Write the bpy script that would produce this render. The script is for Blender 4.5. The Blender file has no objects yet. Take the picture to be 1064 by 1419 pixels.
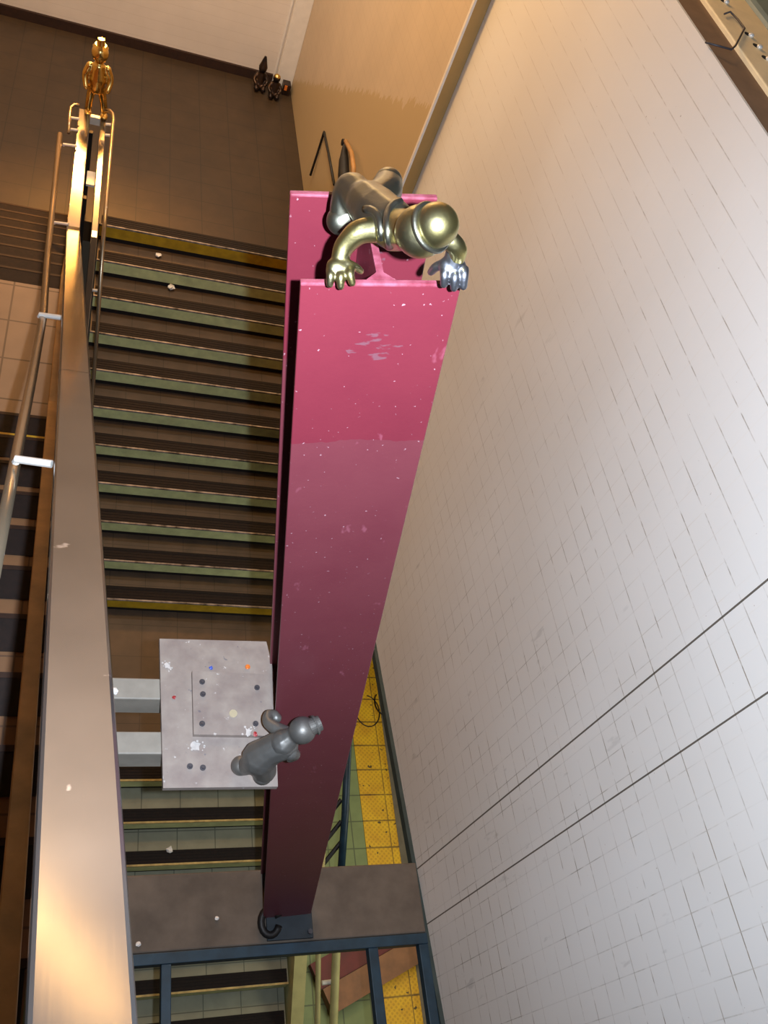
import bpy, bmesh, math, random
from mathutils import Vector, Matrix
random.seed(4)
SC = bpy.context.scene
COL = SC.collection
ZC = 9.9                      # eye height above the lower platform
W, HH, F = 1064, 1419, 1244.0

# ------------------------------------------------------------ camera axes
def _axes():
    n = Vector((-542, 980, F)).normalized()
    h = Vector((-282, -1735, F)); h = (h - n * h.dot(n)).normalized()
    x = n.cross(h)
    return x, h, n
_X, _H, _N = _axes()
def ray(px, py):
    v = Vector((px - 532, py - 709.5, F)) / F
    return Vector((v.dot(_X), v.dot(_H), -v.dot(_N)))
def U(px, py, d): return ray(px, py) * d               # by distance along the view axis
def onZ(px, py, z): r = ray(px, py); return r * (z / r.z)
def onY(px, py, y): r = ray(px, py); return r * (y / r.y)
def onX(px, py, x): r = ray(px, py); return r * (x / r.x)

def lin(c): return c / 12.92 if c <= 0.04045 else ((c + 0.055) / 1.055) ** 2.4
def S(r, g, b): return (lin(r / 255), lin(g / 255), lin(b / 255), 1)

# ------------------------------------------------------------ materials
class NT:
    def __init__(s, name):
        s.m = bpy.data.materials.new(name); s.m.use_nodes = True
        s.t = s.m.node_tree; s.b = s.t.nodes['Principled BSDF']
    def n(s, typ, **kw):
        o = s.t.nodes.new(typ)
        for k, v in kw.items(): setattr(o, k, v)
        return o
    def l(s, a, b): s.t.links.new(a, b)
    def math(s, op, a, b=None, c=None):
        o = s.n('ShaderNodeMath', operation=op)
        for i, v in enumerate((a, b, c)):
            if v is None: continue
            if isinstance(v, (int, float)): o.inputs[i].default_value = v
            else: s.l(v, o.inputs[i])
        return o.outputs[0]
    def mix(s, f, a, b, blend='MIX'):
        o = s.n('ShaderNodeMix', data_type='RGBA', blend_type=blend)
        for sock, v in ((o.inputs[0], f), (o.inputs[6], a), (o.inputs[7], b)):
            if isinstance(v, (int, float)): sock.default_value = v
            elif isinstance(v, tuple): sock.default_value = v
            else: s.l(v, sock)
        return o.outputs[2]
    def pos(s):
        if not hasattr(s, '_p'):
            g = s.n('ShaderNodeNewGeometry'); sp = s.n('ShaderNodeSeparateXYZ')
            s.l(g.outputs['Position'], sp.inputs[0]); s._p = (g.outputs['Position'], sp.outputs)
        return s._p
    def noise(s, scale, detail=3, rough=.55, vec=None, stretch=None):
        o = s.n('ShaderNodeTexNoise'); o.inputs['Scale'].default_value = scale
        o.inputs['Detail'].default_value = detail; o.inputs['Roughness'].default_value = rough
        v = vec if vec is not None else s.pos()[0]
        if stretch:
            mp = s.n('ShaderNodeMapping'); mp.inputs['Scale'].default_value = stretch
            s.l(v, mp.inputs[0]); v = mp.outputs[0]
        s.l(v, o.inputs['Vector']); return o.outputs[0]
    def ramp(s, v, a, b):
        o = s.n('ShaderNodeMapRange'); o.inputs[1].default_value = a; o.inputs[2].default_value = b
        s.l(v, o.inputs[0]); return o.outputs[0]
    def line(s, axis, size, off, w):
        u = s.math('FRACT', s.math('DIVIDE', s.math('SUBTRACT', s.pos()[1][axis], off), size))
        return s.math('GREATER_THAN', s.math('ABSOLUTE', s.math('SUBTRACT', u, .5)), .5 - w / size / 2)
    def band(s, v, lo, hi):
        return s.math('MULTIPLY', s.math('GREATER_THAN', v, lo), s.math('LESS_THAN', v, hi))
    def out(s, col, rough=.6, metal=0., bump=None, bs=.2, spec=None):
        if isinstance(col, tuple): s.b.inputs['Base Color'].default_value = col
        else: s.l(col, s.b.inputs['Base Color'])
        if isinstance(rough, (int, float)): s.b.inputs['Roughness'].default_value = rough
        else: s.l(rough, s.b.inputs['Roughness'])
        s.b.inputs['Metallic'].default_value = metal
        if spec is not None: s.b.inputs['Specular IOR Level'].default_value = spec
        if bump is not None:
            o = s.n('ShaderNodeBump'); o.inputs['Strength'].default_value = bs; o.inputs['Distance'].default_value = .004
            s.l(bump, o.inputs['Height']); s.l(o.outputs[0], s.b.inputs['Normal'])
        return s.m

def plain(name, col, rough=.6, metal=0., var=.25, scale=12, bs=.15, dark=None, spec=None):
    t = NT(name); nz = t.noise(scale, 5)
    d = dark or tuple(c * (1 - var) for c in col[:3]) + (1,)
    return t.out(t.mix(t.ramp(nz, .3, .7), d, col), rough, metal, nz, bs, spec)

def floor_tile(name, col, grout, size, w=.006, rough=.55, dirt=.5, off=(0, 0), scuff=None):
    t = NT(name)
    g = t.math('MAXIMUM', t.line(0, size, off[0], w), t.line(1, size, off[1], w))
    nz = t.noise(6, 6); n2 = t.noise(1.7, 3)
    c = t.mix(t.math('MULTIPLY', t.ramp(nz, .35, .75), dirt), col, tuple(x * .45 for x in col[:3]) + (1,))
    c = t.mix(t.math('MULTIPLY', t.ramp(n2, .45, .7), dirt * .7), c, tuple(x * .55 for x in col[:3]) + (1,))
    c = t.mix(t.math('MULTIPLY', g, .8), c, grout)
    return t.out(c, rough, 0, nz, .08)

def wall_tile():
    t = NT('cream_wall_tile'); p = t.pos()[1]
    nz = t.noise(3.5, 4); n2 = t.noise(14, 4); n3 = t.noise(.8, 2)
    col = t.mix(t.ramp(n3, .35, .65), S(232, 228, 222), S(240, 238, 234))
    gh = t.line(2, .108, ZC - 1.172, .0042)                      # courses
    gv = t.line(1, .108, 1.349 + .054, .0038)                    # uprights
    fade = t.math('MULTIPLY', t.math('MULTIPLY', t.ramp(nz, .44, .6), t.ramp(p[1], 4.2, 1.2)), 1.1)
    brk = t.ramp(t.noise(11, 3, .6), .38, .56)
    low = t.ramp(p[2], ZC - 1.9, ZC - 3.4)                       # grime towards the foot
    col = t.mix(t.math('MULTIPLY', gh, t.math('ADD', t.math('MULTIPLY', t.math('MULTIPLY', fade, brk), .55), t.math('MULTIPLY', brk, .22))), col, S(128, 106, 78))
    vv = t.mix(low, S(238, 232, 222), S(140, 132, 120))
    col = t.mix(t.math('MULTIPLY', gv, t.math('ADD', t.math('MULTIPLY', t.math('MULTIPLY', fade, brk), .5), .14)), col, vv)
    # dark scuffs following the courses low on the wall
    sc = t.math('MULTIPLY', t.ramp(t.noise(9, 3, .6, stretch=(1, 1.5, .5)), .68, .74), t.math('MULTIPLY', low, .22))
    col = t.mix(sc, col, S(110, 104, 98))
    sp = t.math('MULTIPLY', t.ramp(t.noise(60, 2), .76, .79), .5)
    col = t.mix(sp, col, S(120, 90, 60))
    # two dark upright expansion joints, below the ledge
    j = t.math('MAXIMUM', t.band(p[1], 1.3455, 1.3535), t.band(p[1], 1.0335, 1.0405))
    col = t.mix(t.math('MULTIPLY', j, .9), col, S(74, 62, 46))
    return t.out(col, .42, 0, t.math('MULTIPLY', t.math('MAXIMUM', gh, gv), -1), .25, .35)

def painted_wall(name, base, patch):
    t = NT(name); p = t.pos()[1]
    nz = t.noise(2.2, 4); col = t.mix(t.ramp(nz, .3, .7), base, tuple(c * .9 for c in base[:3]) + (1,))
    gv = t.math('MAXIMUM', t.line(1, .108, .02, .004), t.line(2, .108, ZC - 1.172, .004))
    col = t.mix(t.math('MULTIPLY', gv, .16), col, S(130, 105, 75))
    if patch:
        # a repainted area with a ragged brushed upper edge
        edge = t.math('ADD', p[2], t.math('MULTIPLY', p[1], .52))
        edge = t.math('ADD', edge, t.math('MULTIPLY', t.noise(5, 4, .7, stretch=(1, 3, .2)), .35))
        m = t.math('LESS_THAN', edge, ZC + .33)
        col = t.mix(t.math('MULTIPLY', m, .85), col, patch)
    return t.out(col, .6, 0, nz, .06)

def red_paint():
    t = NT('red_beam_paint'); tc = t.n('ShaderNodeTexCoord'); obj = tc.outputs['Object']
    sp = t.n('ShaderNodeSeparateXYZ'); t.l(obj, sp.inputs[0]); o = sp.outputs
    nz = t.noise(7, 5, .6, obj); n2 = t.noise(90, 2, .5, obj); n3 = t.noise(26, 3, .6, obj, (1, 1, .5))
    up = S(116, 42, 54); lo = S(114, 54, 62)
    edge = t.math('ADD', o[2], t.math('ADD', t.math('MULTIPLY', t.noise(9, 3, .6, obj), .05), t.math('MULTIPLY', t.math('ABSOLUTE', o[0]), .12)))
    m = t.math('GREATER_THAN', edge, 4.337 - .345)
    col = t.mix(m, lo, up)
    col = t.mix(t.math('MULTIPLY', t.ramp(nz, .4, .75), .22), col, S(92, 26, 44))
    col = t.mix(t.math('MULTIPLY', t.ramp(n2, .70, .73), .5), col, S(205, 170, 178))
    col = t.mix(t.math('MULTIPLY', t.ramp(n3, .68, .74), .22), col, S(196, 120, 140))
    # a rubbed grey patch below the figure's hands
    dx = t.math('DIVIDE', t.math('SUBTRACT', o[0], .002), .05); dz = t.math('DIVIDE', t.math('SUBTRACT', o[2], 4.337 - .135), .032)
    r = t.math('SQRT', t.math('ADD', t.math('MULTIPLY', dx, dx), t.math('MULTIPLY', dz, dz)))
    sm = t.math('MULTIPLY', t.math('LESS_THAN', r, 1.), t.ramp(t.noise(34, 3, .6, obj, (.7, 1, 2.2)), .54, .6))
    col = t.mix(t.math('MULTIPLY', sm, .6), col, S(112, 84, 92))
    col = t.mix(t.math('MULTIPLY', t.math('GREATER_THAN', o[2], 4.337 - .005), t.ramp(t.noise(30, 4, .6, obj), .35, .65)), col, S(156, 84, 100))
    return t.out(col, .38, 0, t.math('ADD', n2, t.math('MULTIPLY', nz, 2)), .06, .45)

def bronze(name, a, b, rough=.3, lo=.35, hi=.65, sc=9, metal=1.):
    t = NT(name); nz = t.noise(sc, 5)
    return t.out(t.mix(t.ramp(nz, lo, hi), a, b), rough, metal, t.noise(120, 2), .08)

def steel(name, col, rough=.32, metal=1.):
    t = NT(name); nz = t.noise(4, 5); st = t.noise(60, 2, .5, None, (3, .05, .05))
    c = t.mix(t.ramp(nz, .3, .7), col, tuple(x * .78 for x in col[:3]) + (1,))
    sm = t.math('MULTIPLY', t.ramp(t.noise(22, 3), .7, .76), .5)
    c = t.mix(sm, c, S(232, 232, 236))
    r = t.math('ADD', rough, t.math('MULTIPLY', nz, .05))
    return t.out(c, r, metal, st, .006)

def tactile():
    t = NT('yellow_tactile_paving'); p = t.pos()[1]
    nz = t.noise(5, 4)
    col = t.mix(t.ramp(nz, .35, .7), S(226, 176, 20), S(206, 150, 16))
    dots = t.n('ShaderNodeTexVoronoi'); dots.inputs['Scale'].default_value = 26; dots.inputs['Randomness'].default_value = 0
    mp = t.n('ShaderNodeMapping'); mp.inputs['Rotation'].default_value = (0, 0, math.radians(45)); mp.inputs['Scale'].default_value = (1, 1, 0)
    t.l(t.pos()[0], mp.inputs[0]); t.l(mp.outputs[0], dots.inputs[0])
    d = t.math('LESS_THAN', dots.outputs['Distance'], .33)
    col = t.mix(t.math('MULTIPLY', d, .35), col, S(150, 104, 10))
    g = t.math('MAXIMUM', t.line(1, .305, .1, .018), t.band(p[0], 3.902, 3.914))
    col = t.mix(t.math('MULTIPLY', g, t.math('ADD', .35, t.math('MULTIPLY', nz, .7))), col, S(58, 44, 12))
    sp = t.math('MULTIPLY', t.ramp(t.noise(13, 2), .68, .7), .9)
    col = t.mix(sp, col, S(40, 34, 22))
    return t.out(col, .6, 0, t.math('MULTIPLY', d, 1), .2)

M = {}
M['wall'] = wall_tile()
M['farwall'] = painted_wall('tan_painted_tile', S(206, 186, 160), S(184, 160, 118))
M['backwall'] = painted_wall('white_painted_tile', S(226, 216, 206), None)
M['trimw'] = plain('white_trim_paint', S(232, 226, 218), .5, 0, .08)
M['tanstrip'] = plain('tan_strip_shading', S(176, 140, 84), .6, 0, .12, 6)
M['landing'] = floor_tile('brown_landing_tile', S(62, 46, 28), S(32, 23, 14), .305, .008, .5, .55, (.1, .1))
M['landing2'] = floor_tile('tan_landing_tile', S(144, 116, 92), S(76, 56, 42), .305, .01, .55, .3, (-.38, .2))
M['tread'] = floor_tile('brown_tread_tile', S(84, 67, 52), S(46, 35, 27), .305, .006, .55, .75, (.15, 4.33))
M['treadL'] = floor_tile('tan_tread_tile', S(128, 92, 62), S(76, 56, 42), .305, .006, .55, .35, (-.4, .2))
M['treadG'] = floor_tile('green_tread_tile', S(148, 146, 122), S(78, 80, 64), .305, .008, .55, .5, (.2, .2))
M['green'] = floor_tile('green_platform_tile', S(124, 136, 86), S(70, 76, 50), .305, .014, .6, .4, (.1, .1))
M['grit'] = plain('black_red_abrasive_and_shade', S(24, 14, 11), .9, 0, .6, 40)
M['gritL'] = plain('red_black_abrasive_strip', S(34, 20, 13), .9, 0, .5, 40)
M['riserg'] = plain('green_riser_paint', S(222, 226, 160), .6, 0, .28, 9, .1)
M['risery'] = plain('yellow_riser_paint', S(206, 166, 36), .6, 0, .4, 9, .1)
M['nose'] = plain('worn_metal_nosing', S(166, 156, 148), .7, 0, .9, 14)
M['noseY'] = plain('yellowed_nosing', S(196, 176, 112), .6, 0, .6, 14)
M['noseL'] = plain('dark_worn_nosing_and_shade', S(54, 32, 20), .7, .2, .4, 30)
M['red'] = red_paint()
M['redplain'] = plain('red_gusset_paint', S(128, 44, 66), .4, 0, .2, 14)
M['redbrown'] = plain('dark_red_paint', S(104, 22, 20), .6, 0, .35, 8)
M['brownbeam'] = plain('brown_rusty_paint', S(140, 92, 56), .6, 0, .35, 8)
M['bronze'] = bronze('dark_bronze', S(124, 128, 128), S(150, 146, 124), .4)
M['bronzebright'] = bronze('polished_bronze', S(196, 182, 116), S(150, 144, 118), .36)
M['bronzegrey'] = bronze('grey_bronze', S(140, 142, 150), S(160, 158, 156), .42)
M['bronzedull'] = bronze('dull_grey_bronze', S(104, 103, 100), S(124, 119, 112), .48, metal=.6)
M['gold'] = bronze('gold_bronze', S(236, 206, 130), S(200, 160, 84), .22)
M['blackbronze'] = bronze('black_bronze', S(46, 40, 38), S(78, 58, 44), .35, metal=.8)
M['steel'] = steel('brushed_stainless_steel', S(118, 114, 112), .13, .85)
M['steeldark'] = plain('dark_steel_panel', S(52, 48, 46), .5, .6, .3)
M['pipe'] = steel('steel_handrail', S(158, 140, 116), .22, .7)
M['brack'] = plain('bright_steel_bracket', S(238, 234, 226), .3, .25, .08)
M['stringer'] = plain('tan_stringer_paint', S(184, 136, 78), .5, 0, .5, 7)
M['concrete'] = plain('stained_concrete', S(112, 100, 88), .8, 0, .45, 5, .3)
M['conc2'] = plain('grey_platform_edge', S(122, 112, 98), .8, 0, .3, 9, .3)
M['blue'] = plain('dark_blue_paint', S(36, 62, 78), .45, 0, .5, 10)
M['bluedark'] = plain('grey_blue_footing_paint', S(42, 50, 56), .6, 0, .5, 12)
M['teal'] = plain('dark_teal_paint', S(58, 72, 70), .55, 0, .35, 10)
def plate_mat():
    t = NT('grey_steel_plate'); nz = t.noise(16, 6)
    c = t.mix(t.ramp(nz, .3, .7), S(136, 122, 116), S(160, 148, 138))
    c = t.mix(t.math('MULTIPLY', t.ramp(t.noise(45, 3), .68, .73), .6), c, S(216, 210, 206))
    c = t.mix(t.math('MULTIPLY', t.ramp(t.noise(38, 3, .5, None, (1, 1, 3)), .3, .26), .6), c, S(84, 84, 100))
    return t.out(c, .55, .1, nz, .1)
M['plate'] = plate_mat()
M['beamgrey'] = plain('grey_steel_beam', S(150, 142, 130), .6, .0, .25, 14)
M['bolt'] = plain('dark_bolt_steel', S(84, 80, 84), .5, .3, .3, 40)
M['hole'] = plain('black_hole', S(18, 14, 12), .9, 0, .2)
M['tactile'] = tactile()
M['cream'] = plain('cream_paint', S(176, 170, 116), .5, 0, .2, 10)
M['ledge'] = plain('dark_brown_ledge', S(132, 106, 82), .9, 0, .2)
M['channel'] = plain('tan_painted_channel', S(248, 230, 190), .6, 0, .14, 9)
M['bluegrey'] = plain('blue_grey_paint', S(130, 146, 146), .55, 0, .15, 9)
M['paper'] = plain('white_paper', S(236, 232, 226), .8, 0, .06, 30)
M['splash'] = plain('chalky_white_splash', S(206, 198, 192), .8, 0, .25, 60)
M['orange'] = plain('orange_plastic', S(226, 120, 40), .5, 0, .1)
M['bluechip'] = plain('blue_plastic', S(70, 96, 190), .5, 0, .1)
M['redchip'] = plain('red_plastic', S(160, 40, 44), .5, 0, .1)
M['coin'] = plain('pale_coin_metal', S(236, 222, 186), .35, .5, .1)
M['black'] = plain('black_rubber_and_shadow', S(24, 22, 20), .6, 0, .3)
M['ceiling'] = plain('grey_ceiling_paint', S(170, 158, 146), .9, 0, .1, 2)
M['track'] = plain('dark_track_bed', S(26, 24, 22), .9, 0, .4)

# ------------------------------------------------------------ building helpers (camera-relative z, lifted by ZC)
def link(o, parent=None):
    COL.objects.link(o)
    if parent is not None: o.parent = parent
    return o
def thing(name, label, cat, loc, group=None, rot=None):
    o = bpy.data.objects.new(name, None); o.location = (loc[0], loc[1], loc[2] + ZC)
    o.empty_display_size = .05
    if rot: o.rotation_euler = rot
    COL.objects.link(o); o['label'] = label; o['category'] = cat
    if group: o['group'] = group
    return o
def root_of(o):
    p = Vector((0, 0, 0))
    while o is not None: p += o.location; o = o.parent
    return p
def emit(name, bm, mat, parent=None, local=False, smooth=False, label=None):
    """link a bmesh as one mesh object; vertices given camera-relative unless local"""
    bmesh.ops.recalc_face_normals(bm, faces=bm.faces)
    me = bpy.data.meshes.new(name)
    if not local:
        if parent is not None: off = root_of(parent)
        else:
            xs = [v.co for v in bm.verts]
            lo = Vector([min(v[i] for v in xs) for i in range(3)]); hi = Vector([max(v[i] for v in xs) for i in range(3)])
            off = Vector(((lo.x + hi.x) / 2, (lo.y + hi.y) / 2, lo.z + ZC))
        for v in bm.verts: v.co = v.co + Vector((0, 0, ZC)) - off
    bm.to_mesh(me); bm.free(); me.materials.append(mat)
    if smooth:
        for p in me.polygons: p.use_smooth = True
    o = bpy.data.objects.new(name, me); link(o, parent)
    if parent is None and not local: o.location = off
    if label: o['label'] = label
    return o
def tag(o, label, cat, group=None):
    o['label'] = label; o['category'] = cat
    if group: o['group'] = group
    return o
def struct(o): o['kind'] = 'structure'; return o
def box(bm, x0, x1, y0, y1, z0, z1, bev=0):
    r = bmesh.ops.create_cube(bm, size=1)
    for v in r['verts']:
        v.co = Vector((x0 + (v.co.x + .5) * (x1 - x0), y0 + (v.co.y + .5) * (y1 - y0), z0 + (v.co.z + .5) * (z1 - z0)))
    if bev:
        es = list({e for v in r['verts'] for e in v.link_edges})
        bmesh.ops.bevel(bm, geom=es, offset=bev, segments=2, affect='EDGES', profile=.5)
    return bm
def bx(*a, **k): return box(bmesh.new(), *a, **k)
def prism(bm, pts, axis, lo, hi):
    """polygon in the two other axes extruded along axis"""
    idx = [i for i in range(3) if i != axis]
    rings = []
    for h in (lo, hi):
        ring = []
        for p in pts:
            c = [0, 0, 0]; c[idx[0]], c[idx[1]] = p; c[axis] = h; ring.append(bm.verts.new(c))
        rings.append(ring)
    bm.faces.new(rings[0]); bm.faces.new(list(reversed(rings[1])))
    n = len(pts)
    for i in range(n):
        bm.faces.new((rings[0][i], rings[0][(i + 1) % n], rings[1][(i + 1) % n], rings[1][i]))
    return bm
def tube(bm, pts, r, seg=12, cap=True):
    pts = [Vector(p) for p in pts]; rings = []; up = None
    for i, p in enumerate(pts):
        t = (pts[min(i + 1, len(pts) - 1)] - pts[max(i - 1, 0)]).normalized()
        if up is None: up = t.orthogonal().normalized()
        up = (up - t * up.dot(t)).normalized(); s = t.cross(up)
        rr = r[i] if isinstance(r, (list, tuple)) else r
        rings.append([bm.verts.new(p + (up * math.cos(2 * math.pi * k / seg) + s * math.sin(2 * math.pi * k / seg)) * rr) for k in range(seg)])
    for a, b in zip(rings, rings[1:]):
        for k in range(seg): bm.faces.new((a[k], a[(k + 1) % seg], b[(k + 1) % seg], b[k]))
    if cap: bm.faces.new(list(reversed(rings[0]))); bm.faces.new(rings[-1])
    return bm
def strap(bm, pts, w, t, bev=.006):
    """flat bar swept along pts, width in x, rounded long edges"""
    pts = [Vector(p) for p in pts]; rings = []
    prof = [(-w/2 + bev, 0), (w/2 - bev, 0), (w/2 - bev*.3, -bev*.3), (w/2, -bev), (w/2, -t), (-w/2, -t), (-w/2, -bev), (-w/2 + bev*.3, -bev*.3)]
    for i, p in enumerate(pts):
        d = (pts[min(i + 1, len(pts) - 1)] - pts[max(i - 1, 0)]).normalized()
        n = Vector((1, 0, 0)).cross(d).normalized()
        if n.z < 0: n = -n
        rings.append([bm.verts.new(p + Vector((1, 0, 0)) * a + n * b) for a, b in prof])
    k = len(prof)
    for a, b in zip(rings, rings[1:]):
        for i in range(k): bm.faces.new((a[i], a[(i + 1) % k], b[(i + 1) % k], b[i]))
    bm.faces.new(list(reversed(rings[0]))); bm.faces.new(rings[-1])
    return bm
def disc(bm, c, r, h, seg=14, axis=(0, 0, 1), r2=None):
    q = Vector((0, 0, 1)).rotation_difference(Vector(axis)).to_matrix().to_4x4()
    bmesh.ops.create_cone(bm, cap_ends=True, segments=seg, radius1=r, radius2=r if r2 is None else r2, depth=h,
                          matrix=Matrix.Translation(Vector(c) + Vector(axis).normalized() * h / 2) @ q)
    return bm
def ball(bm, c, r, sc=(1, 1, 1), rot=None, sub=3):
    m = Matrix.Translation(Vector(c)) @ (rot.to_4x4() if rot else Matrix.Identity(4)) @ Matrix.Diagonal((*sc, 1))
    bmesh.ops.create_icosphere(bm, subdivisions=sub, radius=r, matrix=m)
    return bm
def limb(bm, pts, rs, n=10):
    """chain of overlapping balls along a smooth path = a tapering limb"""
    pts = [Vector(p) for p in pts]
    for i in range(len(pts) - 1):
        k0 = pts[max(i - 1, 0)]; k1 = pts[i]; k2 = pts[i + 1]; k3 = pts[min(i + 2, len(pts) - 1)]
        for j in range(n):
            t = j / n
            p = .5 * ((2 * k1) + (k2 - k0) * t + (2 * k0 - 5 * k1 + 4 * k2 - k3) * t * t + (3 * k1 - k0 - 3 * k2 + k3) * t ** 3)
            ball(bm, p, rs[i] + (rs[i + 1] - rs[i]) * t, sub=2)
    ball(bm, pts[-1], rs[-1], sub=2)
    return bm
def fuse(name, bm, mat, parent, voxel, smooth=6, label=None):
    """fuse overlapping solids into one continuous smooth skin"""
    o = emit(name, bm, mat, parent, smooth=True, label=label)
    r = o.modifiers.new('r', 'REMESH'); r.mode = 'VOXEL'; r.voxel_size = voxel
    s = o.modifiers.new('s', 'SMOOTH'); s.factor = .5; s.iterations = smooth
    bpy.context.view_layer.update()
    dg = bpy.context.evaluated_depsgraph_get()
    me = bpy.data.meshes.new_from_object(o.evaluated_get(dg))
    o.modifiers.clear(); old = o.data; o.data = me; bpy.data.meshes.remove(old)
    me.materials.clear(); me.materials.append(mat)
    for p in me.polygons: p.use_smooth = True
    return o

# ------------------------------------------------------------ the setting
XW = 2.18
bm = prism(bmesh.new(), [(-1.5, -4.9), (3, -5.3), (5.6, -5.5), (5.6, -1.12), (-1.5, -1.12)], 0, XW, XW + .012)
struct(emit('wall_right', bm, M['wall']))
struct(emit('wall_far', bx(2.09, 2.32, 5.6, 10.4, -7.3, 1.3), M['farwall']))
struct(emit('wall_back', bx(-1.9, 2.09, 10.32, 10.5, -7.3, 1.3), M['backwall']))
struct(emit('wall_left', bx(-1.9, -1.72, 1.0, 10.32, -9.9, 1.3), M['farwall']))
bm = bx(1.90, 2.09, 10.24, 10.32, -5.305, 1.3, bev=.006); box(bm, 1.865, 1.885, 10.305, 10.32, -5.305, 1.3)
struct(emit('trim_1', bm, M['trimw']))
bm = prism(bmesh.new(), [(-1.5, -4.90), (3, -5.30), (5.6, -5.5), (5.6, -5.56), (3, -5.36), (-1.5, -4.96)], 0, XW - .025, XW + .15)
struct(emit('trim_2', bm, M['teal']))
struct(emit('trim_5', bx(2.092, 2.178, 5.585, 5.6, -5.4, .5), M['tanstrip']))  # tan strip added over the return face, painting its warm, darker shading
struct(emit('trim_6', bx(2.078, 2.092, 5.58, 5.612, -5.3, .5), M['trimw']))
struct(emit('landing_floor', bx(-1.72, 2.09, 7.08, 10.32, -5.52, -5.305), M['landing']))
struct(emit('baseboard_back_shade', bx(-1.72, 1.86, 10.285, 10.32, -5.305, -5.2), M['noseL']))  # its dark colour stands in for the shade along the wall's foot
struct(emit('ceiling', bx(-3, 3, -1.5, 10.4, 1.3, 1.45), M['ceiling']))
# middle landing of the upper stairs, tan tiles with a yellow edge
bm = bx(-1.72, -.02, 3.3, 4.5, -4.1, -3.9)
struct(emit('middle_landing_floor', bm, M['landing2']))
struct(emit('upper_floor', bx(-1.72, -.03, -1.6, -.76, -1.72, -1.42), M['landing2']))
struct(emit('lower_landing_floor', bx(.1, 2.09, 2.64, 4.18, -7.32, -7.12), M['tread']))
struct(emit('floor', bx(-.5, 4.3, -3, 9.5, -10.15, -9.9), M['green']))
struct(emit('track_bed', bx(4.3, 8, -3, 9.5, -11.3, -11.2), M['track']))
struct(emit('trim_3', bx(4.0, 4.3, -3, 9.5, -9.9, -9.885), M['conc2']))

# ------------------------------------------------------------ stair flights
def flight_down_to_camera(name, label, x0, x1, ytop, ztop, n, tread, riser, matT, yellow, matN, gritw):
    """steps that descend towards the eye: risers seen, each step a part"""
    root = thing(name, label, 'staircase', ((x0 + x1) / 2, ytop - n * tread / 2, ztop - n * riser))
    for k in range(n):
        y = ytop - k * tread; z = ztop - k * riser
        if k:   # the tread that ends in this nosing lies behind it
            emit('step', bx(x0, x1, y, y + tread, z - .16, z), matT, root)
            st = root.children[-1]
        else:
            emit('step', bx(x0, x1, y, y + .045, z - .16, z + .002), matT, root); st = root.children[-1]
        gb = bx(x0 + .01, x1 - .01, y + .005, y + gritw, z, z + .004)
        for q in range(4): box(gb, x0 + .01, x1 - .01, y + .012 + q * gritw / 4.4, y + .02 + q * gritw / 4.4, z + .004, z + .007)
        emit('abrasive_strip', gb, M['grit'], st)
        emit('nosing', bx(x0, x1, y - .012, y + .003, z - .01, z + .006), matN, st)
        rm = M['risery'] if k in yellow else M['riserg']
        emit('riser', bx(x0, x1, y - .012, y + .004, z - riser * .72, z - .012), rm, st,
             label='yellow painted riser' if k in yellow else None)
        emit('riser_foot_shade', bx(x0, x1, y - .006, y + .004, z - riser, z - riser * .72), M['grit'], st)  # dark strip painting the shade at the bottom of the riser
    return root
flight_down_to_camera('stair_flight', 'wide right-hand stair flight with green and two yellow risers, left of the red beam',
                      .1, 2.085, 7.08, -5.305, 11, .29, .165, M['tread'], (0, 10), M['nose'], .13)
flight_down_to_camera('stair_flight', 'lowest stair flight with greenish treads going down under the concrete slab',
                      .1, 2.085, 2.64, -7.12, 17, .28, .1635, M['treadG'], (), M['noseY'], .105)

def flight_away(name, label, x0, x1, ybot, zbot, n, tread, riser, away):
    root = thing(name, label, 'staircase', ((x0 + x1) / 2, ybot, zbot))
    for k in range(n):
        y = ybot - k * tread; z = zbot + (k + 1) * riser          # nosing of step k (far edge of its tread)
        emit('step', bx(x0, x1, y - tread, y, z - .18, z), M['treadL'], root); st = root.children[-1]
        gb = bx(x0 + .01, x1 - .005, y - .125, y - .004, z, z + .004)
        emit('abrasive_strip', gb, M['gritL'], st)
        emit('nosing', bx(x0, x1, y - .008, y + .01, z - .014, z + .006), M['noseL'], st)
        if k in away: emit('warning_stripe', bx(x0, x1, y - .19, y - .126, z, z + .004), M['risery'], st)
    return root
flight_away('stair_flight', 'upper stair flight of tan treads at far left, seen between handrail and wide steel cap',
            -1.7, .02, 3.3, -3.9, 15, .29, .165, (0,))
flight_away('stair_flight', 'dark lower left stair flight dropping from the tan tiled landing to the back floor',
            -1.7, -.1, 4.5 + .30 * 8, -5.305, 8, .30, .1561, (7,))

# ------------------------------------------------------------ central barrier with steel caps and handrails
A = U(115, 1419, .788); B = U(101.5, 317, 6.6); C = onZ(117.6, 152, B.z)
A0 = A + (A - B) * .06
bar = thing('stair_barrier', 'long barrier with wide brushed steel cap running from bottom left to the far landing', 'railing', (B.x, B.y, -5.305))
emit('cap_rail', strap(bmesh.new(), [A0, A.lerp(B, .35), A.lerp(B, .7), B - (B - A).normalized() * .06, B + Vector((0, .02, .005)), C], .095, .03), M['steel'], bar)
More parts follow.
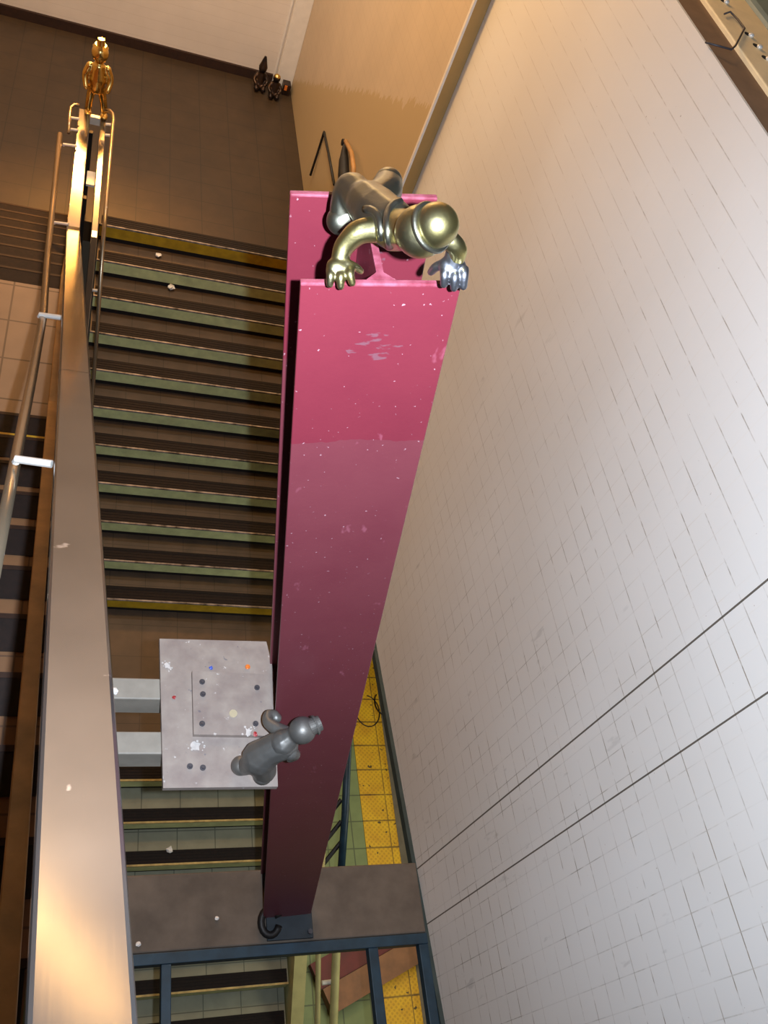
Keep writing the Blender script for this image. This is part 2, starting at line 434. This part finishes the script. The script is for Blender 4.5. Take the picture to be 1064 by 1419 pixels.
# thin seam collar where two lengths of cap meet
sm = A.lerp(B, 0.72)
def on_cap(py):
    best = None
    for i in range(1001):
        P = A.lerp(B, i / 1000); v = Vector((P.dot(_X), P.dot(_H), -P.dot(_N)))
        x = Vector((_X.x, _H.x, _N.x)); 
        cy = P.x * _X.y + P.y * _H.y - P.z * _N.y; cz = P.x * _X.z + P.y * _H.z - P.z * _N.z
        yy = 709.5 + F * cy / cz
        if best is None or abs(yy - py) < best[0]: best = (abs(yy - py), P)
    return best[1]
s0 = on_cap(514); dd = (B - A).normalized()
emit('cap_seam', strap(bmesh.new(), [s0 - dd * .003, s0 + dd * .003], .0965, .03), M['steeldark'], bar)
# sheet panel under the cap
pb = bmesh.new(); dn = Vector((0, 0, -.03))
P0, P1, P2 = A0 + dn, B + dn, C + dn
prof = [P0, P1, P2, Vector((P2.x, P2.y, -5.3)), Vector((P1.x, 6.95, -5.3)), Vector((P1.x, P1.y + .2, P1.z - .45)), A0 + Vector((0, 0, -.95))]
for sx in (-.012, .012):
    vs = [pb.verts.new(p + Vector((sx + .012, 0, 0))) for p in prof]; pb.faces.new(vs)
pb.verts.ensure_lookup_table()
n = len(prof)
for i in range(n): pb.faces.new((pb.verts[i], pb.verts[(i + 1) % n], pb.verts[n + (i + 1) % n], pb.verts[n + i]))
emit('panel', pb, M['steeldark'], bar)
# tan stringer along the feet of the left flight
q0, q1 = Vector((-.005, -.2, -1.70)), Vector((-.085, 3.3, -3.60)); q2 = Vector((-.10, 4.5, -3.78)); q3 = Vector((-.115, 6.95, -5.2))
emit('stringer', strap(bmesh.new(), [q0, q0.lerp(q1, .5), q1, q2, q3], .048, .3, .004), M['stringer'], bar, label='tan painted stringer')
# the twin cap on the right side that drops with the right-hand flight
c0 = onZ(144, 153, -4.45); c1 = onZ(131, 322, -4.45); c2 = Vector((.03, 2.4, c1.z - (c1.y - 2.4) * .57))
emit('cap_rail', strap(bmesh.new(), [c0, c1 + Vector((0, .02, 0)), c1 - Vector((0, .03, .02)), c2], .05, .03), M['steel'], bar, label='narrow right-hand steel cap')
emit('end_plate', bx(C.x - .0, c0.x + .0, 7.36, 7.40, -4.53, -4.46), M['brack'], bar)
emit('junction_plate', bx(-.045, .02, onZ(123, 246, -4.6).y - .09, onZ(123, 246, -4.6).y + .09, -4.62, -4.6), M['brack'], bar, label='pale plate between the caps')
for k, yy in enumerate((7.2, 6.3)):
    emit('post', bx(-.07, -.03, yy - .02, yy + .02, -5.305, -4.5), M['steeldark'], bar)

def lerp_path(px_list): return [U(*p) for p in px_list]
def pipe_on_left(py, dx, dz):   # a point beside the wide cap at picture height py
    return None
hl = thing('handrail', 'round steel handrail bracketed to the left side of the wide steel cap', 'handrail', (-.25, 6.5, -5.305))
off = .03
pp = [U(-10, 800, 1.72), U(22, 636, 2.2), U(45, 520, 2.95), U(60, 436, 3.85), U(66, 352, 5.5)]
emit('rail', tube(bmesh.new(), pp + [U(73.5, 280, 6.55), U(83, 186, 7.2)], [.0135, .014, .0155, .017, .019, .02, .02], 14), M['pipe'], hl, smooth=True)
emit('end_loop', tube(bmesh.new(), [U(110, 146, 7.45), U(103, 145, 7.45), U(98, 149, 7.4), U(96.5, 160, 7.35), U(95, 184, 7.2)], .013, 10), M['pipe'], hl, smooth=True)
for (xa, xb, y, d) in ((88, 106, 200, 7.15), (75, 95, 308, 6.6), (55, 88, 436, 3.75), (22, 72, 636, 2.12), (97, 110, 163, 7.35), (97, 108, 179, 7.3)):
    a = U(xa, y, d); b = U(xb, y + (xb - xa) * .14, d); h = Vector((0, .014 if d > 3 else .011, 0))
    g = bmesh.new(); tube(g, [a + Vector((0, 0, -.012)), a, b], .011 if d > 3 else .0095, 8)
    emit('bracket', g, M['brack'], hl)
hr = thing('handrail', 'thin steel handrail on the right of the barrier dropping beside the stairs', 'handrail', (.16, 6.5, -5.305))
e0 = U(146, 153, 7.5); 
rp = [e0, U(152, 153.5, 7.45), U(156, 158, 7.42), U(157, 166, 7.38), U(154, 200, 7.15), U(147.5, 280, 6.55), U(143, 330, 6.4), U(133, 480, 6.9), U(124, 600, 7.2), U(118, 700, 7.3)]
emit('rail', tube(bmesh.new(), rp, .0155, 12), M['pipe'], hr, smooth=True)
for (xa, xb, y, d) in ((147, 155, 172, 7.35), (146, 154, 187, 7.25), (128, 136, 402, 6.7)):
    emit('bracket', tube(bmesh.new(), [U(xa, y, d), U(xb, y + 1, d)], .011, 8), M['brack'], hr)
# handrail on the right wall of the landing, only its returned end in view
hw = thing('handrail', 'tan wall handrail end curving back to the far wall behind the crouching figure', 'handrail', (2.0, 7.3, -5.305))
emit('rail', tube(bmesh.new(), [onX(479, 196, 2.06), onX(487, 212, 2.03), onX(490, 232, 2.01), onX(489, 262, 2.0), Vector((2.0, 6.2, -4.75)), Vector((2.0, 4.6, -5.65))], .02, 12), M['stringer'], hw, smooth=True)
g = bmesh.new(); a0, a1_ = onX(477, 200, 2.07), onX(477, 268, 2.05)
limb(g, [a0, a0.lerp(a1_, .35) , a0.lerp(a1_, .65), a1_], [.012, .05, .06, .045], 10)
fuse('rail_end_shadow', g, M['black'], hw, .008, 4, label='black solid standing in for the shadow at the rail end')  # the dark shadow beside the returned rail, modelled as a black solid
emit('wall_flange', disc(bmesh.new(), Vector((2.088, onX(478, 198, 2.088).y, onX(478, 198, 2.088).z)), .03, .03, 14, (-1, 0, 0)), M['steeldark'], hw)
cb = [onX(430, 243, 2.06), onX(440, 212, 2.07), onX(449, 183, 2.075), onX(455, 212, 2.075), onX(463, 256, 2.075)]
tag(emit('cable', tube(bmesh.new(), cb, .012, 8), M['black'], smooth=True), 'thin dark bent cable against the tan wall above the beam', 'cable')

# ------------------------------------------------------------ the leaning red I-beam
L = 4.337; TH = math.radians(-12.05)
bl = thing('steel_beam', 'tall raspberry red steel I-beam leaning upright beside the tiled wall', 'beam', (1.352, 1.238, -5.09), rot=(0, TH, 0))
hw_, hd, ft = .130, .122, .012
emit('flange', bx(-hw_, hw_, -hd, -hd + ft, .01, L, bev=.0025), M['red'], bl, local=True)
emit('flange', bx(-hw_, hw_, hd - ft, hd, .01, L, bev=.0025), M['red'], bl, local=True)
wb = [(-.006, -hd + ft), (-.006 - .018, -hd + ft), (-.006, -hd + ft + .018), (-.006, hd - ft - .018), (-.024, hd - ft), (.024, hd - ft), (.006, hd - ft - .018), (.006, -hd + ft + .018), (.024, -hd + ft), (-.006, -hd + ft)][1:-1]
emit('web', prism(bmesh.new(), wb, 2, .01, L - .001), M['red'], bl, local=True)
def Bp(x, y, z):   # beam-local point to camera-relative
    c, s = math.cos(TH), math.sin(TH)
    return Vector((1.352 + x * c + z * s, 1.238 + y, -5.09 - x * s + z * c))
zg = (5.09 - 2.60) / math.cos(TH)
g = prism(bmesh.new(), [(-hw_ - .05, zg), (-hw_, zg + .012), (-hw_, zg - .04)], 1, .06, .075)
emit('gusset', g, M['redplain'], bl, local=True)
# foot of the beam
ft_ = thing('beam_footing', 'dark bolted footing with a round collar under the red beam', 'footing', (1.36, 1.18, -5.1))
emit('base_plate', bx(1.235, 1.49, 1.0, 1.36, -5.1, -5.08, bev=.004), M['bluedark'], ft_)
emit('collar', tube(bmesh.new(), [Vector((1.25, 1.09, -5.06)) + Vector((math.cos(a) * .05, math.sin(a) * .065, .01 * math.sin(a))) for a in [i * math.pi * 1.8 / 16 + .3 for i in range(17)]], .02, 10), M['steeldark'], ft_, smooth=True)
for x in (1.255, 1.47):
    for y in (1.03,): emit('bolt', disc(bmesh.new(), (x, y, -5.08), .014, .018, 6), M['bolt'], ft_)

# ------------------------------------------------------------ slab, blue frame
tag(emit('concrete_slab', bx(.02, 2.155, .99, 1.373, -5.3, -5.1, bev=.008), M['concrete']), 'stained grey brown concrete slab crossing the shaft under the red beam', 'slab')
fr = thing('steel_frame', 'dark blue painted steel frame along the near side of the concrete slab', 'frame', (1.2, .7, -5.25))  # open frame of blue steel bars beside the slab
emit('cross_rail', bx(.02, 2.155, .93, .985, -5.16, -5.09, bev=.003), M['blue'], fr)
for x0, x1 in ((.685, .735), (1.80, 1.855), (2.10, 2.155)):
    emit('bar', bx(x0, x1, -.6, .93, -5.15, -5.095, bev=.003), M['blue'], fr)

# ------------------------------------------------------------ shelf plate beside the beam
ZP = -2.6
pl = thing('shelf_plate', 'square grey steel plate jutting out beside the red beam', 'plate', (.51, 1.2, ZP - .02))
p = [onZ(221, 885, ZP), onZ(369, 889, ZP), onZ(379, 930, ZP), onZ(385, 1090, ZP), onZ(226, 1092, ZP)]
emit('top_plate', prism(bmesh.new(), [(q.x, q.y) for q in p], 2, ZP - .02, ZP), M['plate'], pl)
q = [onZ(265, 933, ZP), onZ(372, 938, ZP), onZ(378, 1023, ZP), onZ(267, 1021, ZP)]
emit('raised_plate', prism(bmesh.new(), [(v.x, v.y) for v in q], 2, ZP, ZP + .018), M['plate'], pl)
for (x, y) in ((280, 945), (281, 962), (280, 1003), (356, 953), (263, 1062), (281, 1064), (354, 1003)):
    v = onZ(x, y, ZP + .018 if y < 1020 else ZP)
    g = disc(bmesh.new(), v, .009, .003, 14); disc(g, v + Vector((0, 0, .003)), .0055, .006, 6)
    emit('bolt', g, M['bolt'], pl)
gp = 'grey box beams carrying the shelf plate'
for lab, y0, y1 in (('far one of two grey box beams running under the plate', 1.225, 1.295), ('near one of two grey box beams running under the plate', 1.05, 1.12)):
    g = bx(.03, .66, y0, y1, ZP - .125, ZP - .021, bev=.004)
    tag(emit('support_beam', g, M['beamgrey']), lab, 'beam', gp)

# small litter
def crumple(name, c, r, mat, label, cat, group=None):
    g = bmesh.new(); bmesh.ops.create_icosphere(g, subdivisions=2, radius=r)
    for v in g.verts:
        v.co *= random.uniform(.6, 1.15); v.co.z = v.co.z * .55
    for v in g.verts: v.co = v.co + Vector(c)
    lo = min(v.co.z for v in g.verts)
    for v in g.verts: v.co.z += c[2] - lo
    return tag(emit(name, g, mat), label, cat, group)
gl = 'white paper scraps'
crumple('paper_scrap', (onZ(219, 351, -5.47).x, 6.98, -5.465), .03, M['paper'], 'white paper scrap on the topmost tread below the back landing', 'litter', gl)
crumple('paper_scrap', onZ(237, 400, -5.622), .035, M['paper'], 'white paper scrap on the second tread below the back landing', 'litter', gl)
crumple('paper_scrap', onZ(235, 1178, -7.445), .028, M['paper'], 'white paper scrap on the low stairs just above the slab', 'litter', gl)
crumple('paper_scrap', onZ(300, 1273, -5.099), .011, M['paper'], 'tiny white paper scrap on the concrete slab', 'litter', gl)
crumple('paper_scrap', onZ(191, 1309, -5.099), .014, M['paper'], 'white paper scrap at the slab edge beside the steel cap', 'litter', gl)
crumple('paper_scrap', onZ(159, 959, ZP - .018), .013, M['paper'], 'white paper scrap on the far box beam beside the steel cap', 'litter', gl)
tag(emit('coin', disc(bmesh.new(), onZ(323, 989, ZP + .0185), .0125, .003, 24), M['coin']), 'pale round coin lying in the middle of the steel plate', 'coin')
for (x, y, r, m, lab, cat) in ((343, 925, .009, 'orange', 'orange crumb near the far right edge of the steel plate', 'litter'),
                          (292, 926, .007, 'bluechip', 'blue crumb near the far edge of the steel plate', 'litter'),
                          (241, 967, .006, 'redchip', 'dark red crumb near the left edge of the steel plate', 'litter'),
                          (353, 1018, .008, 'redchip', 'red crumb just left of the grey figure on the plate', 'litter')):
    crumple('crumb', onZ(x, y, ZP + (.0125 if 940 < y < 1020 and x > 265 else .0005)), r, M[m], lab, cat)
def splat(px, py, z, r, label, mat='splash'):
    g = bmesh.new(); c = onZ(px, py, z); vs = []
    for k in range(14):
        a = k * 2 * math.pi / 14; rr = r * random.uniform(.5, 1.25); vs.append((c.x + rr * math.cos(a), c.y + rr * math.sin(a)))
    prism(g, vs, 2, z, z + .002)
    for k in range(7):
        a = random.uniform(0, 6.28); d = r * random.uniform(1.1, 2.0); disc(g, (c.x + d * math.cos(a), c.y + d * math.sin(a), z), r * random.uniform(.1, .3), .0015, 10)
    return tag(emit('dropping', g, M[mat]), label, 'stain', 'white splashes on the plate')
splat(271, 1034, ZP + .0005, .014, 'white splash near the front left of the steel plate')
splat(232, 923, ZP + .0005, .011, 'white splash at the far left corner of the steel plate')
splat(344, 1014, ZP + .0185, .012, 'white splash beside the grey figure on the plate')

# ------------------------------------------------------------ bronze figure crouching on top of the beam
fg = thing('bronze_figure', 'bronze worker figure with round hard hat crouching on top of the red beam', 'sculpture', Bp(0, 0, L))
b = bmesh.new()
ball(b, U(583, 321, 1.265), .0375)                                     # head
limb(b, [U(548, 318, 1.36), U(568, 320, 1.30)], [.034, .030])          # neck and shoulders
limb(b, [U(520, 318, 1.365), U(497, 322, 1.36), U(478, 340, 1.37), U(471, 358, 1.375)], [.021, .019, .0165, .014])   # left arm
ball(b, U(470, 370, 1.375), .0195, (1.05, .8, .75))                   # palm
for (x1, y1, x2, y2) in ((458, 382, 457, 394), (472, 384, 472, 397), (485, 380, 488, 392)):
    limb(b, [U(x1, y1 - 8, 1.372), U(x1, y1, 1.366), U(x2, y2, 1.372)], [.0078, .0072, .0062], 6)
limb(b, [U(482, 366, 1.372), U(492, 370, 1.378), U(500, 376, 1.39)], [.008, .007, .0055], 6)
limb(b, [U(588, 318, 1.35), U(618, 330, 1.32), U(634, 345, 1.33), U(632, 358, 1.35)], [.02, .0165, .0145, .0135])    # right arm
o_skin = fuse('body', b, M['bronzebright'], fg, .002, 8, label='bright worn bronze skin')
b = bmesh.new()
ball(b, U(627, 369, 1.36), .021, (1.05, .8, .8)); limb(b, [U(630, 352, 1.345), U(628, 364, 1.355)], [.0145, .016], 6)
for (x1, y1, x2, y2) in ((616, 382, 615, 394), (630, 386, 629, 399), (643, 382, 642, 397)):
    limb(b, [U(x1, y1 - 8, 1.355), U(x1, y1, 1.352), U(x2, y2, 1.362)], [.0078, .0072, .0062], 6)
limb(b, [U(614, 366, 1.36), U(604, 370, 1.37), U(597, 377, 1.385)], [.0085, .0075, .006], 6)
fuse('gloved_hand', b, M['bronzegrey'], fg, .0018, 4, label='grey patinated gripping hand')
b = bmesh.new()                                                       # overalls: trunk and legs
limb(b, [U(509, 281, 1.425), U(525, 297, 1.40), U(546, 312, 1.365)], [.036, .041, .038], 8)
limb(b, [U(500, 276, 1.435), U(486, 262, 1.455), U(477, 285, 1.465), U(473, 303, 1.475)], [.030, .027, .024, .021], 8)
limb(b, [U(520, 278, 1.44), U(534, 266, 1.47), U(537, 256, 1.50)], [.030, .028, .026], 8)
fuse('overalls', b, M['bronze'], fg, .002, 22, label='dark bronze overalls')
for (x, y, d, x2, y2, d2) in ((472, 306, 1.475, 480, 300, 1.47), (538, 252, 1.50, 532, 258, 1.49)):
    b = bmesh.new(); ball(b, U(x, y, d), .024, (1, 1, 1)); ball(b, U(x2, y2, d2), .02)
    fuse('shoe', b, M['bronze'], fg, .0024, 4)
def ringband(c, n, r, tube_r, seg=40, squash=None):
    n = Vector(n).normalized(); u = n.orthogonal().normalized(); w = n.cross(u); c = Vector(c)
    pts = [c + (u * math.cos(2 * math.pi * k / seg) + w * math.sin(2 * math.pi * k / seg)) * r for k in range(seg + 1)]
    return tube(bmesh.new(), pts, tube_r, 8)
ax = (U(607, 308, 1.235) - U(576, 322, 1.268)).normalized()
hc = U(605, 312, 1.234)
b = bmesh.new(); ball(b, hc, .031, (1, 1, 1), None, 4)
emit('hard_hat', b, M['bronzebright'], fg, smooth=True, label='polished yellow bronze dome')
emit('hat_brim', ringband(hc - ax * .010, ax, .0325, .0042), M['bronze'], fg, smooth=True)
# straps laid over the back and shoulders
from mathutils.bvhtree import BVHTree
bpy.context.view_layer.update(); _dg = bpy.context.evaluated_depsgraph_get()
_trees = [(o, BVHTree.FromObject(o, _dg), root_of(o)) for o in fg.children if o.name.split('.')[0] in ('body', 'overalls')]
def surf(px, py, lift=.001):
    r = ray(px, py).normalized(); best = None
    for o, t, off in _trees:
        h = t.ray_cast(Vector((0, 0, ZC)) - off, r)
        if h[0] is not None and (best is None or h[3] < best[1]): best = (h[0] + off - Vector((0, 0, ZC)), h[3])
    return best[0] - r * lift if best else None
for path in (((506, 290), (513, 290), (519, 293), (524, 299), (527, 308), (528, 320), (528, 331), (526, 341), (522, 348)), ((566, 278), (555, 279), (546, 282), (540, 288), (537, 296), (536, 308), (537, 320), (538, 332), (540, 342))):
    pts = [q for q in (surf(*p) for p in path) if q]
    emit('strap', tube(bmesh.new(), pts, .0062, 8), M['bronze'], fg, smooth=True)

# ------------------------------------------------------------ small grey figure standing on the plate
f2 = thing('bronze_figure', 'small grey bronze figure standing on the steel plate against the red beam', 'sculpture', onZ(355, 1062, ZP))
def G(px, py, h): return onZ(px, py, ZP + h)
b = bmesh.new()
limb(b, [G(392, 1030, .185), G(406, 1020, .215), G(420, 1012, .238)], [.040, .026, .030], 8)
ball(b, G(419, 1012, .245), .040)
limb(b, [G(394, 1016, .18), G(380, 1008, .17), G(371, 1000, .16), G(372, 990, .155), G(380, 990, .15)], [.024, .0195, .0165, .0145, .0145], 8)
limb(b, [G(402, 1044, .17), G(408, 1046, .13), G(402, 1050, .09)], [.022, .018, .015], 8)
ball(b, G(383, 995, .145), .016)
fuse('body', b, M['bronzedull'], f2, .0032, 5)
b = bmesh.new()
limb(b, [G(360, 1050, .10), G(374, 1040, .14), G(392, 1032, .17)], [.054, .045, .047], 8)
limb(b, [G(362, 1056, .09), G(366, 1068, .042)], [.044, .038], 6)
limb(b, [G(352, 1056, .09), G(343, 1060, .05), G(338, 1062, .034)], [.036, .03, .028], 6)
fuse('coat', b, M['bronzedull'], f2, .0034, 6)
for x, y in ((334, 1061), (364, 1074)):
    b = bmesh.new(); ball(b, G(x, y, .031), .03, (1.0, 1.0, .95)); emit('boot', b, M['bronzedull'], f2, smooth=True)
b = bmesh.new(); hx = G(434, 1006, .262); axh = (G(440, 1003, .262) - G(420, 1012, .25)).normalized()
disc(b, hx - axh * .012, .026, .034, 24, axh, .022); disc(b, hx + axh * .004, .030, .007, 24, axh, .028)
emit('hat', b, M['bronzedull'], f2, smooth=False)

# ------------------------------------------------------------ gold figure at the far end of the barrier
zb = -4.45; fx = -.032; fy = 7.40
f3 = thing('bronze_figure', 'polished gold bronze figure standing on the far end of the barrier', 'sculpture', (fx, fy, zb))
b = bmesh.new(); V = lambda x, y, z: Vector((fx + x, fy + y, zb + z))
limb(b, [V(-.055, 0, .03), V(-.05, 0, .12), V(-.035, 0, .24)], [.03, .032, .04], 8)
limb(b, [V(.075, .02, .01), V(.06, .01, .12), V(.03, 0, .24)], [.03, .032, .04], 8)
limb(b, [V(0, 0, .24), V(0, 0, .32), V(0, 0, .41)], [.062, .068, .055], 8)
limb(b, [V(-.07, 0, .41), V(-.10, -.01, .33), V(-.085, -.05, .25)], [.03, .026, .022], 8)
limb(b, [V(.07, 0, .41), V(.10, -.01, .33), V(.085, -.05, .25)], [.03, .026, .022], 8)
ball(b, V(0, -.01, .535), .068, (1, 1, 1.1)); limb(b, [V(0, 0, .42), V(0, 0, .48)], [.035, .035], 5)
fuse('body', b, M['gold'], f3, .006, 5)
for sx in (-.055, .075):
    b = bmesh.new(); ball(b, V(sx, -.03, .015), .036, (.9, 1.4, .7)); emit('shoe', b, M['gold'], f3, smooth=True)
b = bmesh.new(); disc(b, V(0, -.01, .585), .062, .02, 20, (0, 0, 1), .045); disc(b, V(0, -.01, .605), .034, .045, 16, (0, 0, 1), .026); emit('hat', b, M['gold'], f3)

# ------------------------------------------------------------ dark little figures in the far corner
def corner_figure(label, x, y, s, pointed):
    r = thing('bronze_figure', label, 'sculpture', (x, y, -5.305)); z0 = -5.305
    b = bmesh.new(); Q = lambda a, c, d: Vector((x + a * s, y + c * s, z0 + d * s))
    limb(b, [Q(0, 0, .25), Q(0, 0, .5), Q(0, 0, .7)], [.26 * s, .22 * s, .17 * s], 8)
    limb(b, [Q(-.12, -.1, .16), Q(-.16, -.4, .16)], [.14 * s, .12 * s], 6); limb(b, [Q(.12, -.1, .16), Q(.16, -.4, .16)], [.14 * s, .12 * s], 6)
    limb(b, [Q(-.2, 0, .65), Q(-.3, -.15, .45), Q(-.2, -.32, .34)], [.09 * s, .08 * s, .07 * s], 6); limb(b, [Q(.2, 0, .65), Q(.3, -.15, .45), Q(.2, -.32, .34)], [.09 * s, .08 * s, .07 * s], 6)
    ball(b, Q(0, -.02, .95), .19 * s)
    fuse('body', b, M['blackbronze'], r, .009 * s / .28, 3)
    b = bmesh.new()
    if pointed: disc(b, Q(0, -.02, 1.02), .2 * s, .5 * s, 20, (0, 0, 1), .05 * s); emit('hood', b, M['blackbronze'], r)
    else: ball(b, Q(0, -.02, 1.03), .17 * s, (1, 1, .8)); emit('hat', b, M['gold'], r, smooth=True, label='glinting orange bronze cap')
    return r
corner_figure('small dark figure with tall pointed hood sitting in the far corner', 1.70, 10.12, .25, True)
corner_figure('small dark figure with glinting round cap sitting in the far corner', 1.86, 10.02, .23, False)
bb = thing('small_block', 'small dark block beside the seated figures in the far corner', 'block', (2.01, 10.16, -5.305))
emit('body', bx(1.97, 2.06, 10.1, 10.22, -5.305, -5.18, bev=.006), M['blackbronze'], bb)
emit('corner_tab', bx(1.985, 2.015, 10.09, 10.1, -5.24, -5.185), M['orange'], bb, label='orange tab')

# ------------------------------------------------------------ ledge of the tiled wall (upper right)
g = bx(2.193, 2.345, -1.5, 5.6, -1.4, -1.125); box(g, 2.345, 3.0, -1.5, 5.6, -1.4, -1.19)
struct(emit('trim_4', g, M['ledge']))
ch = thing('perforated_channel', 'tan painted steel channel with a row of bolt holes on the wall ledge', 'channel', (2.48, 2.5, -1.19))
emit('channel_body', bx(2.345, 2.63, -1.5, 5.5, -1.19, -1.105, bev=.006), M['channel'], ch)
for yv in [3.12, 3.215, 3.316, 3.41, 3.503, 3.79, 3.89, 3.0, 2.9]:
    g = disc(bmesh.new(), (2.46, yv, -1.1045), .016, .002, 16); h = emit('hole', g, M['hole'], ch)
    g = bmesh.new(); ball(g, (2.466, yv - .016, -1.098), .0125, (1, 1, .7)); emit('bolt', g, M['brack'], h, smooth=True)
g = bmesh.new()
def LZ(cx, cy, z): return onZ(860 + cx / 5.216, cy / 5.216, z)
tube(g, [LZ(610, 305, -1.11), LZ(700, 330, -1.10), LZ(800, 358, -1.095), LZ(830, 330, -1.095), LZ(895, 205, -1.095), LZ(845, 140, -1.095), LZ(792, 85, -1.095), LZ(750, 100, -1.095)], .004, 8)
tag(emit('wire_clip', g, M['bolt'], smooth=True), 'bent metal wire clip reaching across the dark ledge to the channel', 'wire')
tag(emit('ledge_pipe', bx(2.64, 2.95, -1.5, 5.5, -1.19, -1.09, bev=.03), M['bluegrey']), 'blue grey duct beyond the tan channel on the wall ledge', 'duct')

# ------------------------------------------------------------ lower platform
tag(emit('tactile_strip', bx(3.6, 4.0, -3, 9, -9.9, -9.888), M['tactile']), 'yellow tactile paving strip along the platform edge far below', 'paving')
for (c, r, lab) in ((onZ(509, 985, -9.88), .16, 'thin dark loop lying across the yellow strip, nearer the beam'), (onZ(533, 974, -9.86), .13, 'thin dark loop lying at the right edge of the yellow strip')):
    tag(emit('wire_loop', tube(bmesh.new(), [Vector(c) + Vector((math.cos(a) * r, math.sin(a) * r * 1.3, 0)) for a in [k * math.pi * 1.7 / 24 + 2.4 for k in range(25)]], .007, 6), M['black'], smooth=True), lab, 'wire')
def slope_pt(px, py, a):   # on a plane parallel to the lowest flight, raised by a
    r = ray(px, py); s = .584; k = -7.12 - s * 2.64 + a
    return r * (k / (r.z - s * r.y))
ps = thing('platform_stringer', 'cream painted curb on the right side of the lowest stairs', 'curb', (2.15, .8, -9.9))
emit('curb', prism(bmesh.new(), [(2.64, -7.3), (2.64, -7.0), (-2.2, -9.82), (-2.2, -9.9), (-1.6, -9.9)], 0, 2.095, 2.2), M['cream'], ps)
pr_ = thing('platform_handrail', 'pair of cream round rails beside the lowest stairs, seen through the blue frame', 'handrail', (2.3, 1, -9.9))
emit('rail', tube(bmesh.new(), [slope_pt(449, 1150, .55), slope_pt(441, 1315, .55), slope_pt(440, 1419, .55), slope_pt(439, 1500, .55)], .021, 12), M['cream'], pr_, smooth=True)
emit('rail', tube(bmesh.new(), [slope_pt(483, 1010, .55), slope_pt(478, 1130, .55), slope_pt(472, 1215, .55)], .03, 12), M['blue'], pr_, smooth=True, label='dark blue upper length of rail')
emit('rail', tube(bmesh.new(), [slope_pt(472, 1215, .55), slope_pt(466, 1315, .55), slope_pt(462, 1419, .55), slope_pt(460, 1500, .55)], .033, 12), M['cream'], pr_, smooth=True)
for y in (1120, 1150, 1178, 1362):
    emit('crossbar', tube(bmesh.new(), [slope_pt(446, y + 22 if y < 1300 else y, .52), slope_pt(473 if y < 1300 else 464, y - 12 if y < 1300 else y - 2, .52)], .018, 8), M['black'] if y < 1300 else M['brack'], pr_)
br = thing('steel_girder', 'red brown steel girder lying diagonally on the platform beyond the blue frame', 'girder', (3.3, 1.6, -9.9))
a1, a2 = onZ(455, 1388, -9.75), onZ(625, 1288, -9.75)
d_ = (a2 - a1).normalized(); u_ = Vector((0, 0, 1)).cross(d_).normalized()
def slab_along(bm, p, q, half, z0, z1):
    vs = []
    for pt in (p, q):
        for su in (-half, half):
            for z in (z0, z1): vs.append(bm.verts.new(Vector((pt.x, pt.y, z)) + u_ * su))
    for f in ((0, 1, 3, 2), (4, 6, 7, 5), (0, 4, 5, 1), (2, 3, 7, 6), (0, 2, 6, 4), (1, 5, 7, 3)): bm.faces.new([vs[i] for i in f])
    return bm
emit('girder_flange', slab_along(bmesh.new(), a1, a2, .125, -9.885, -9.75), M['brownbeam'], br)
emit('girder_web', slab_along(bmesh.new(), a1 + u_ * .26, a2 + u_ * .26, .13, -9.885, -9.8), M['redbrown'], br, label='dark red side')

# ------------------------------------------------------------ light
def area(name, loc, rot, sx, sy, col, e, spread=math.pi):
    d = bpy.data.lights.new(name, 'AREA'); d.shape = 'RECTANGLE'; d.size = sx; d.size_y = sy; d.color = col; d.energy = e; d.spread = spread
    o = bpy.data.objects.new(name, d); o.location = (loc[0], loc[1], loc[2] + ZC); o.rotation_euler = rot; COL.objects.link(o); return o
cam_right = Vector((_X.x, _H.x, -_N.x))
fwd = Vector((_X.z, _H.z, -_N.z)); up_ = -Vector((_X.y, _H.y, -_N.y))
fl = bpy.data.lights.new('camera_flash', 'SPOT'); fl.energy = 540; fl.shadow_soft_size = .012; fl.color = (.83, .95, 1.12)
fl.spot_size = math.radians(105); fl.spot_blend = .8
fo = bpy.data.objects.new('camera_flash', fl); fp = cam_right * .095 + up_ * .01
fo.location = (fp.x, fp.y, fp.z + ZC)
COL.objects.link(fo)
area('ceiling_lamp', (.3, 6.6, .8), (0, math.radians(-46), 0), 2.2, .3, (1, .58, .2), 190)
area('ceiling_lamp', (0.3, 8.3, 1.2), (math.radians(42), 0, 0), 1.8, .3, (1, .84, .66), 230)
area('landing_cap_fill', (-.05, 8.9, -2.9), (math.radians(-56), 0, 0), .5, .35, (1, .42, .08), 32, math.radians(78))  # unseen lamp added to gild the landing caps, cone kept off the near cap
area('platform_lamp', (3.9, 2.2, -6.2), (0, 0, 0), .4, 4.5, (1, .95, .72), 85)

w = bpy.data.worlds.new('station_air'); SC.world = w; w.use_nodes = True
w.node_tree.nodes['Background'].inputs[0].default_value = (1, .82, .62, 1); w.node_tree.nodes['Background'].inputs[1].default_value = .02

# ------------------------------------------------------------ camera
cd = bpy.data.cameras.new('camera'); cam = bpy.data.objects.new('camera', cd); COL.objects.link(cam)
cd.sensor_fit = 'VERTICAL'; cd.sensor_height = 36; cd.lens = F / HH * 36; cd.clip_start = .02
m = Matrix((( cam_right.x, up_.x, -fwd.x, 0), (cam_right.y, up_.y, -fwd.y, 0), (cam_right.z, up_.z, -fwd.z, ZC), (0, 0, 0, 1)))
cam.matrix_world = m
fo.rotation_euler = m.to_euler()
SC.camera = cam
SC.view_settings.view_transform = 'Standard'; SC.view_settings.look = 'None'; SC.view_settings.gamma = 1; SC.view_settings.exposure = 0
